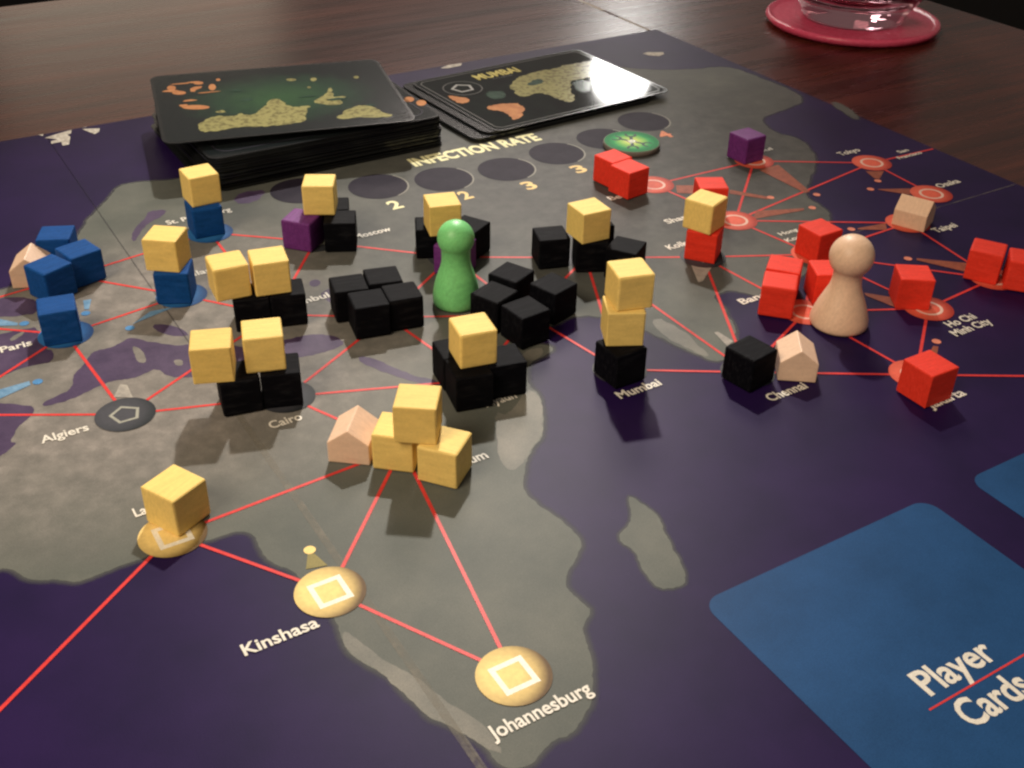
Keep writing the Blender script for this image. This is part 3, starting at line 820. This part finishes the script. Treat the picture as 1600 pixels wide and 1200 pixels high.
table = empty('dining_table', (0, 0, 0))
tag(table, 'dark brown wooden table the game board lies on', 'table')
TZ = Z0 - 0.25 * S
tx0, tx1, ty0, ty1 = -95.0, D['table']['right'], -45.0, D['table']['back']
SX = 28.75   # the joint between the two table leaves
for x0, x1 in ((tx0, SX - 0.02), (SX + 0.02, tx1)):
    o = bm_obj('table_leaf', box_bm(x0, x1, ty0, ty1, -3.2, 0.0, 0.10, 3), M['table'], table)
    o.location = (0, 0, TZ)
for y0, y1, ww in ((22.6, 25.2, 0.10), (26.6, 30.4, 0.18), (31.5, 32.6, 0.24)):
    o = strip('joint_wear', (SX - 0.06, y0), (SX - 0.05, y1), ww, 0.01, M['worn'], table)
    o.location = (0, 0, TZ)
for lx in (tx0 + 6, tx1 - 6):
    for ly in (ty0 + 6, ty1 - 6):
        lg = bm_obj('table_leg', box_bm(-3.2, 3.2, -3.2, 3.2, 0, TZ / S - 3.2, 0.3), M['table'], table)
        lg.location = (lx * S, ly * S, 0)

# ------------------------------------------------------------------ the game board and its print
board = empty('game_board', P3(0, 0))
tag(board, 'dark purple folding board printed with a world map, red lines and city names', 'game board')
FX, FY, BX, BY = -0.85, 0.30, 28.60, 21.85
LX, LY = FX - (BX - FX), FY - (BY - FY)
for x0, x1 in ((LX, FX - 0.001), (FX + 0.001, BX)):
    for y0, y1 in ((LY, FY - 0.001), (FY + 0.001, BY)):
        bm_obj('board_panel', box_bm(x0, x1, y0, y1, -0.245, 0.0, 0.008, 1), M['ocean'], board)

def soft_edge(pts, wd, z, parent):
    # the print fades out a little way past the coast line
    n = len(pts)
    area = sum(pts[i][0] * pts[(i + 1) % n][1] - pts[(i + 1) % n][0] * pts[i][1] for i in range(n))
    sg = 1.0 if area > 0 else -1.0
    out = []
    for i in range(n):
        a, b = pts[i - 2], pts[(i + 2) % n]
        dx, dy = b[0] - a[0], b[1] - a[1]
        l = math.hypot(dx, dy) or 1.0
        out.append((pts[i][0] + sg * dy / l * wd, pts[i][1] - sg * dx / l * wd))
    vs = [(p[0], p[1], z) for p in pts] + [(p[0], p[1], z - 0.001) for p in out]
    o = mesh_obj('coast_fade', vs, [(i, (i + 1) % n, n + (i + 1) % n, n + i) for i in range(n)], M['land_soft'], parent)
    at = o.data.attributes.new('fade', 'FLOAT', 'POINT')
    at.data.foreach_set('value', [0.6] * n + [0.0] * n)
    return o

land = D['land'] + [[-14.5, 9.0], [-16.5, 5.0], [-15.0, 0.5], [-11.0, -2.6]]
lp = coast(land)
poly('land_print', lp, 0.004, M['land'], board)
soft_edge(lp, 0.15, 0.003, board)
for l2 in D['land2']:
    lp = coast(l2, 0.03)
    poly('island_print', lp, 0.004, M['land'], board)
    soft_edge(lp, 0.10, 0.003, board)
for k, sp in D['sea'].items():
    poly('sea_print', coast(sp, 0.03), 0.007, M['sea'], board)
for sp in D['margin']:
    poly('coast_print', coast(sp, 0.03), 0.0055, M['coast'], board)
for sp in D['isl']:
    poly('island_print', coast(sp, 0.02), 0.009, M['land'], board)

# worn pale crease along the folds
strip('fold_line', (FX - 0.0, BY - 0.05), (FX, 4.0), 0.04, 0.0105, M['crease_dark'], board)
strip('fold_line', (FX, 4.0), (FX - 0.05, LY + 0.1), 0.17, 0.0105, M['crease'], board)
strip('fold_line', (16.0, FY), (BX - 0.05, FY), 0.04, 0.0105, M['crease'], board)
for wp in D['worn']:
    poly('worn_patch', [(p[0], min(p[1], BY - 0.02)) for p in wp], 0.013, M['worn'], board)

# card slots printed near the front edge
def slot(x0, y1):
    pts = [(p[0] + x0 + 3.3, p[1] + y1 - 4.6) for p in rrect(6.6, 9.2, 0.42, 8)]
    return fan('card_slot', pts, 0.006, M['slot'], board)
sl = slot(4.98, -10.56)
slot(13.00, -10.56)
text('slot_lettering', 'Player', 7.14, -14.64, 1.93, 0.58, 0.012, M['white'], board, bold=0.022)
text('slot_lettering', 'Cards', 7.23, -15.56, 1.75, 0.60, 0.012, M['white'], board, bold=0.022)
strip('slot_rule', (6.86, -14.86), (9.72, -14.86), 0.04, 0.0128, M['line'], board)
text('slot_lettering', 'Player', 15.2, -14.64, 1.93, 0.58, 0.012, M['white'], board, bold=0.022)
text('slot_lettering', 'Discards', 15.2, -15.56, 2.6, 0.61, 0.012, M['white'], board, bold=0.022)

# infection-rate track
for cx, cy in D['rate']:
    rc = fan('rate_space', circle(1.06), 0.010, M['ratedark'], board, (cx * S, cy * S, 0))
    ring('rate_rim', 1.03, 1.09, 0.012, M['ratering'], rc, None, -75, 35)
text('track_lettering', 'INFECTION RATE', D['ratetext'][0][0][0], 12.21, 5.52, 0.70, 0.013, M['cream'], board, bold=0.045)
for (s, a, b, t), mt in zip(D['nums'], ('cream', 'amber', 'amber', 'amber', 'rust')):
    text('track_number', s, a[0], (a[1] + b[1]) / 2, max(0.40, b[0] - a[0] + 0.05), 0.64, 0.013, M[mt], board, bold=0.03)

# routes
cities = D['city']
for a, b in D['lines']:
    strip('route_line', cities[a][:2], cities[b][:2], 0.085, 0.0125, M['line'], board)
for a, b in D['xlines']:
    ex, ey = b[0] - a[0], b[1] - a[1]
    lim = [((BX - 0.1 if ex > 0 else LX + 0.3) - a[0]) / ex if abs(ex) > 1e-6 else 1e9, ((BY - 0.1 if ey > 0 else LY + 0.3) - a[1]) / ey if abs(ey) > 1e-6 else 1e9]
    k = min(lim)
    bb = (a[0] + ex * k, a[1] + ey * k)
    strip('route_line', a, bb, 0.085, 0.0125, M['line'], board)

# little printed pointers
for t, p, dot in D['ticks']:
    poly('pointer_print', p, 0.0145, M['tick_' + t], board)
    if dot:
        fan('pointer_dot', circle(0.13, 16), 0.0150, M['dot_r'] if t == 'r' else M['dot_b'] if t == 'b' else M['disc_y'], board, (dot[0] * S, dot[1] * S, 0))

# city discs with their symbol
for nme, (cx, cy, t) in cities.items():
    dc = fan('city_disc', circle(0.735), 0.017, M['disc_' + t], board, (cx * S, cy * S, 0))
    if t == 'y':
        outline('disc_symbol', [(-0.37, -0.37), (0.37, -0.37), (0.37, 0.37), (-0.37, 0.37)], 0.115, 0.019, M['ysym'], dc)
    elif t == 'k':
        outline('disc_symbol', [(0.40 * math.cos(math.radians(a)), 0.40 * math.sin(math.radians(a))) for a in (90, 162, 234, 306, 18)], 0.075, 0.019, M['ksym'], dc)
    elif t == 'r':
        ring('disc_symbol', 0.34, 0.43, 0.019, M['ring'], dc)

for s, x, y, wd, an in D['text']:
    y += 0.11 if s == 'Riyadh' else 0.0
    cap = 0.31 if s not in ('San', 'Francisco', 'Hong', 'Kong', 'Seoul') else 0.22
    text('city_name', s, x, y, wd, cap, 0.0205, M['white'], board, bold=0.022)

# ------------------------------------------------------------------ wooden cubes
def cube_mesh(colour, k):
    r2 = random.Random(hash(k) % 1000 + len(colour) * 17)
    h = 0.4925
    bm = box_bm(-h, h, -h, h, 0, 2 * h, 0.045 + 0.012 * k, 3)
    for v in bm.verts:
        v.co += Vector((r2.uniform(-1, 1), r2.uniform(-1, 1), 0)) * 0.0055 * S
    me = bpy.data.meshes.new('wooden_cube')
    bm.to_mesh(me)
    bm.free()
    me.materials.append(M[colour])
    return me
CM = {}
LAB = D['labels']
CN = {'y': 'yellow', 'b': 'blue', 'p': 'purple', 'k': 'black', 'r': 'red'}
for i, (k, (lev, x, y, th)) in enumerate(D['cubes'].items()):
    cn = CN[k[0]]
    key = (cn, i % 3)
    if key not in CM:
        CM[key] = cube_mesh(cn, i % 3)
    o = bpy.data.objects.new('wooden_cube', CM[key])
    link(o)
    o.location = P3(x, y, lev * 0.985 + 0.021)
    o.rotation_euler = (0, 0, th)
    tag(o, LAB[k], 'cube', cn + ' cubes on the board')

# ------------------------------------------------------------------ little wooden houses
def house_mesh():
    wd, dp, h1, h2 = 1.0, 1.10, 0.56, 0.94
    bm = bmesh.new()
    sec = [(-wd / 2, 0), (wd / 2, 0), (wd / 2, h1), (0, h2), (-wd / 2, h1)]
    a = [bm.verts.new((x * S, -dp / 2 * S, z * S)) for x, z in sec]
    b = [bm.verts.new((x * S, dp / 2 * S, z * S)) for x, z in sec]
    bm.faces.new(a)
    bm.faces.new(b[::-1])
    for i in range(5):
        j = (i + 1) % 5
        bm.faces.new((a[j], a[i], b[i], b[j]))
    bmesh.ops.bevel(bm, geom=list(bm.edges), offset=0.03 * S, segments=2, profile=0.6, affect='EDGES')
    bmesh.ops.recalc_face_normals(bm, faces=bm.faces)
    me = bpy.data.meshes.new('wooden_house')
    bm.to_mesh(me)
    bm.free()
    me.materials.append(M['wood'])
    return me
HM = house_mesh()
HL = {'khartoum': 'bare wooden house piece leaning against the small pile of three yellow cubes',
      'chennai': 'bare wooden house piece standing beside a lone black cube above the word Chennai',
      'essen': 'bare wooden house piece half hidden behind the far blue cube cluster',
      'taipei': 'bare wooden house piece turned sideways on the red disc left of the word Taipei'}
for k, (x, y, th) in D['houses'].items():
    o = link(bpy.data.objects.new('wooden_house', HM))
    o.location = P3(x, y, 0.021)
    o.rotation_euler = (0, 0, th)
    tag(o, HL[k], 'house piece', 'wooden house pieces on the board')

# ------------------------------------------------------------------ pawns
def pawn(name, mat, x, y, sx, sz, hr, hz, label, neck=0.0):
    pr = [(0.0, 0.0), (0.74, 0.0), (0.80, 0.03), (0.825, 0.10), (0.81, 0.22), (0.755, 0.40), (0.68, 0.60), (0.60, 0.78), (0.52, 0.95), (0.455, 1.10), (0.42, 1.24), (0.405, 1.36)]
    prof = [(r * (sx + neck * min(1.0, max(0.0, (z - 0.15) / 0.9))), z * sz) for r, z in pr]
    a0 = math.asin(min(1, 0.41 * (sx + neck) / hr))
    for i in range(15):
        a = math.pi - a0 - (math.pi - a0) * i / 14
        prof.append((max(0.0, hr * math.sin(a)), hz + hr * math.cos(a)))
    prof[-1] = (0.0, hz + hr)
    o = lathe(name, prof, mat, n=64)
    o.location = P3(x, y, 0.021)
    tag(o, label, 'pawn', 'player pawns')
    return o
pawn('game_pawn', M['green'], 6.60, 2.66, 0.83, 1.045, 0.53, 2.08, 'green pawn with round head standing among black cubes', 0.19)
pawn('game_pawn', M['wood'], 15.56, -3.78, 1.0, 1.085, 0.615, 2.16, 'natural wood pawn with round head standing in front of red cubes')

# ------------------------------------------------------------------ cards
CW, CD, CT = 9.0, 6.6, 0.032
def card_mesh(mat, warp=0.0):
    top = rrect(CW, CD, 0.42, 5)
    bm = bmesh.new()
    t = [bm.verts.new((x * S, y * S, CT * S)) for x, y in top]
    b = [bm.verts.new((x * S, y * S, 0)) for x, y in top]
    bm.faces.new(t)
    bm.faces.new(b[::-1])
    n = len(top)
    for i in range(n):
        j = (i + 1) % n
        bm.faces.new((t[j], t[i], b[i], b[j]))
    bmesh.ops.recalc_face_normals(bm, faces=bm.faces)
    me = bpy.data.meshes.new('playing_card')
    bm.to_mesh(me)
    bm.free()
    me.materials.append(mat)
    return me
KM = card_mesh(M['card'])

def card(x, y, z, th, label, group, ax=0.0, ay=0.0, name='playing_card'):
    o = link(bpy.data.objects.new(name, KM))
    o.location = P3(x, y, z)
    ex = Vector((math.cos(th), math.sin(th), ax)).normalized()
    ey0 = Vector((-math.sin(th), math.cos(th), ay))
    ez = ex.cross(ey0).normalized()
    ey = ez.cross(ex)
    o.matrix_world = Matrix.Translation(P3(x, y, z)) @ Matrix((ex, ey, ez)).transposed().to_4x4()
    tag(o, label, 'card', group)
    return o

def face_print(parent, back):
    pts = rrect(CW - 0.24, CD - 0.24, 0.34, 5)
    fan('card_print', pts, CT + 0.003, M['cardback'] if back else M['cardface'], parent)

dx, dy, dth = D['deck']
n = 37
for i in range(n):
    t = i / (n - 1)
    # the pile leans and spreads a little
    jx, jy = rnd.gauss(0, 0.05), rnd.gauss(0, 0.05)
    if i in (3, 9, 10, 22):
        jx -= 0.28
    if i in (6, 15, 27):
        jx -= 0.16; jy += 0.1
    last = i == n - 1
    lab = 'black bordered card lying squarely on the thick deck beneath its loose top card' if last else 'thin dark card stacked within the thick deck at the board edge'
    o = card(dx + jx, dy + jy, 0.014 + i * (CT + 0.0008), dth + rnd.gauss(0, 0.008), lab, None if last else 'cards stacked in the thick deck')
    if last:
        o['group'] = 'loose cards on the decks'
        face_print(o, True)
        for p in D['deck_orange']:
            poly('card_art', p, CT + 0.006, M['c_orange'], o)
        outline('card_frame', rrect(CW - 0.9, CD - 0.9, 0.5, 5), 0.05, CT + 0.006, M['ratedark'], o)

tx, ty, tz, tth, tax, tay = D['topcard']
tc = card(tx, ty, max(tz, 1.40), tth, 'loose tilted top card with yellow land on green, on the thick deck', 'loose cards on the decks', tax, tay)
face_print(tc, True)
for p in D['tc_yellow']:
    poly('card_art', coast(p, 0.2, 4) if len(p) > 9 else p, CT + 0.006, M['c_yellow'], tc)
for p in D['tc_orange']:
    poly('card_art', p, CT + 0.006, M['c_orange'], tc)

for k in range(26):
    px_, py_ = rnd.uniform(-4.1, 3.6), rnd.choice((rnd.uniform(0.9, 2.7), rnd.uniform(-1.6, 0.6)))
    if px_ > -2.2 and py_ > 0.9 and rnd.random() < 0.6:
        continue
    ln, ww = rnd.uniform(0.12, 0.5), rnd.uniform(0.06, 0.16)
    q = [(px_ + ln * math.cos(a) * rnd.uniform(0.6, 1.2), py_ + ww * math.sin(a) * rnd.uniform(0.6, 1.2)) for a in [i * 0.7 for i in range(9)]]
    poly('card_art', q, CT + 0.0065 + 0.0004 * k, M['c_orange'] if px_ < -2.0 and py_ > 0 else M['c_green'] if k % 2 else M['c_yellow'], tc)

mx, my, mz, mth, max_, may = D['mcard']
def mloc(a, b, z):
    ct, st = math.cos(mth), math.sin(mth)
    return (mx + a * ct - b * st, my + a * st + b * ct, z)
for i in range(8):
    a, b = -0.95 + rnd.gauss(0, 0.015), 0.02 + rnd.gauss(0, 0.02)
    if i > 4:
        a += 0.55; b += 0.12
    x, y, z = mloc(a, b, 0.016 + i * (CT + 0.001))
    card(x, y, z, mth + rnd.gauss(0, 0.004), 'dark card in the low pile beneath the card reading MUMBAI', 'cards in the low pile')
mc = card(mx, my, 0.016 + 8 * (CT + 0.001) + 0.012, mth, 'glossy face up card reading MUMBAI on the low pile', 'loose cards on the decks', 0.0, 0.006)
face_print(mc, False)
outline('card_frame', rrect(CW - 0.5, CD - 0.5, 0.36, 5), 0.055, CT + 0.006, M['c_frame'], mc)
for k, mt in (('mc_yellow', 'c_yellow'), ('mc_orange', 'c_orange'), ('mc_green', 'c_green')):
    for p in D[k]:
        q = coast(p, 0.2, 4)
        if k == 'mc_yellow':
            q = [(min(x, 4.1), y) for x, y in q]
        poly('card_art', q, CT + (0.0075 if k == 'mc_green' else 0.006), M[mt], mc)
a, b, c = D['mc_text']
text('card_lettering', 'MUMBAI', a[0], (a[1] + b[1]) / 2, b[0] - a[0], c[1] - a[1], CT + 0.008, M['c_text'], mc, bold=0.03)
text('card_lettering', 'india', a[0] + 0.6, a[1] - 0.30, 1.0, 0.17, CT + 0.008, M['c_frame'], mc, bold=0.0)
pc = D['mc_ring'][0]
ring('card_ring', 0.80, 0.85, CT + 0.007, M['c_frame'], mc, None, 0, 360, 40, pc[0], pc[1])
outline('card_symbol', [(pc[0] + 0.52 * math.cos(math.radians(q)), pc[1] + 0.52 * math.sin(math.radians(q))) for q in (90, 162, 234, 306, 18)], 0.11, CT + 0.008, M['c_pent'], mc)

# ------------------------------------------------------------------ round green token
kx, ky = D['token']
tk = empty('round_token', P3(kx, ky, 0.014), 0.0)
tag(tk, 'round green cardboard token with a dark four armed symbol on the rate track', 'token')
lathe('token_base', [(0, 0), (1.06, 0), (1.09, 0.03), (1.09, 0.17), (1.07, 0.20), (0, 0.20)], M['token_edge'], tk, 64)
fan('token_face', circle(1.05, 64), 0.203, M['token'], tk)
for q in (58, 122, 238, 302):
    a = math.radians(q)
    ux, uy = math.cos(a), math.sin(a)
    sy = strip('token_symbol', (0.16 * ux, 0.16 * uy), (0.50 * ux, 0.50 * uy), 0.13, 0.206, M['token_sym'], tk)
    ring('token_symbol', 0.13, 0.24, 0.207, M['token_sym'], tk, None, q - 120 + 180, q + 120 + 180, 16, 0.66 * ux, 0.66 * uy)
fan('token_centre', [(-0.17, -0.12), (0.17, -0.12), (0.17, 0.12), (-0.17, 0.12)], 0.208, M['c_yellow'], tk)

# ------------------------------------------------------------------ coaster and tumbler
cx, cy = D['coaster']
prof = [(0, 0.02), (3.6, 0.02), (3.9, 0.0), (4.25, 0.10), (4.42, 0.32), (4.36, 0.44), (4.22, 0.5)]
r = 4.1
while r > 0.4:
    prof += [(r, 0.36), (r - 0.14, 0.345), (r - 0.28, 0.36)]
    r -= 0.42
prof.append((0, 0.34))
co = lathe('drink_coaster', prof, M['pink'], None, 120)
co.location = (cx * S, cy * S, TZ)
tag(co, 'round pink glass coaster under a clear tumbler on the dark table', 'coaster')
gp = [(0, 0.0), (2.2, 0.0), (2.50, 0.06), (2.62, 0.22), (2.70, 0.50), (3.05, 1.0), (3.55, 1.6), (3.95, 2.3), (4.2, 3.2), (4.3, 4.4), (4.2, 6.0), (3.95, 8.2), (3.90, 8.3), (3.83, 8.2), (4.06, 6.0), (4.15, 4.4), (4.05, 3.3), (3.78, 2.5), (3.3, 1.9), (2.6, 1.5), (1.6, 1.28), (0, 1.22)]
gl = lathe('drinking_glass', gp, M['glass'], None, 96)
gl.location = (cx * S, cy * S, TZ + 0.372 * S)
tag(gl, 'clear rounded drinking glass standing on the pink coaster', 'glass')
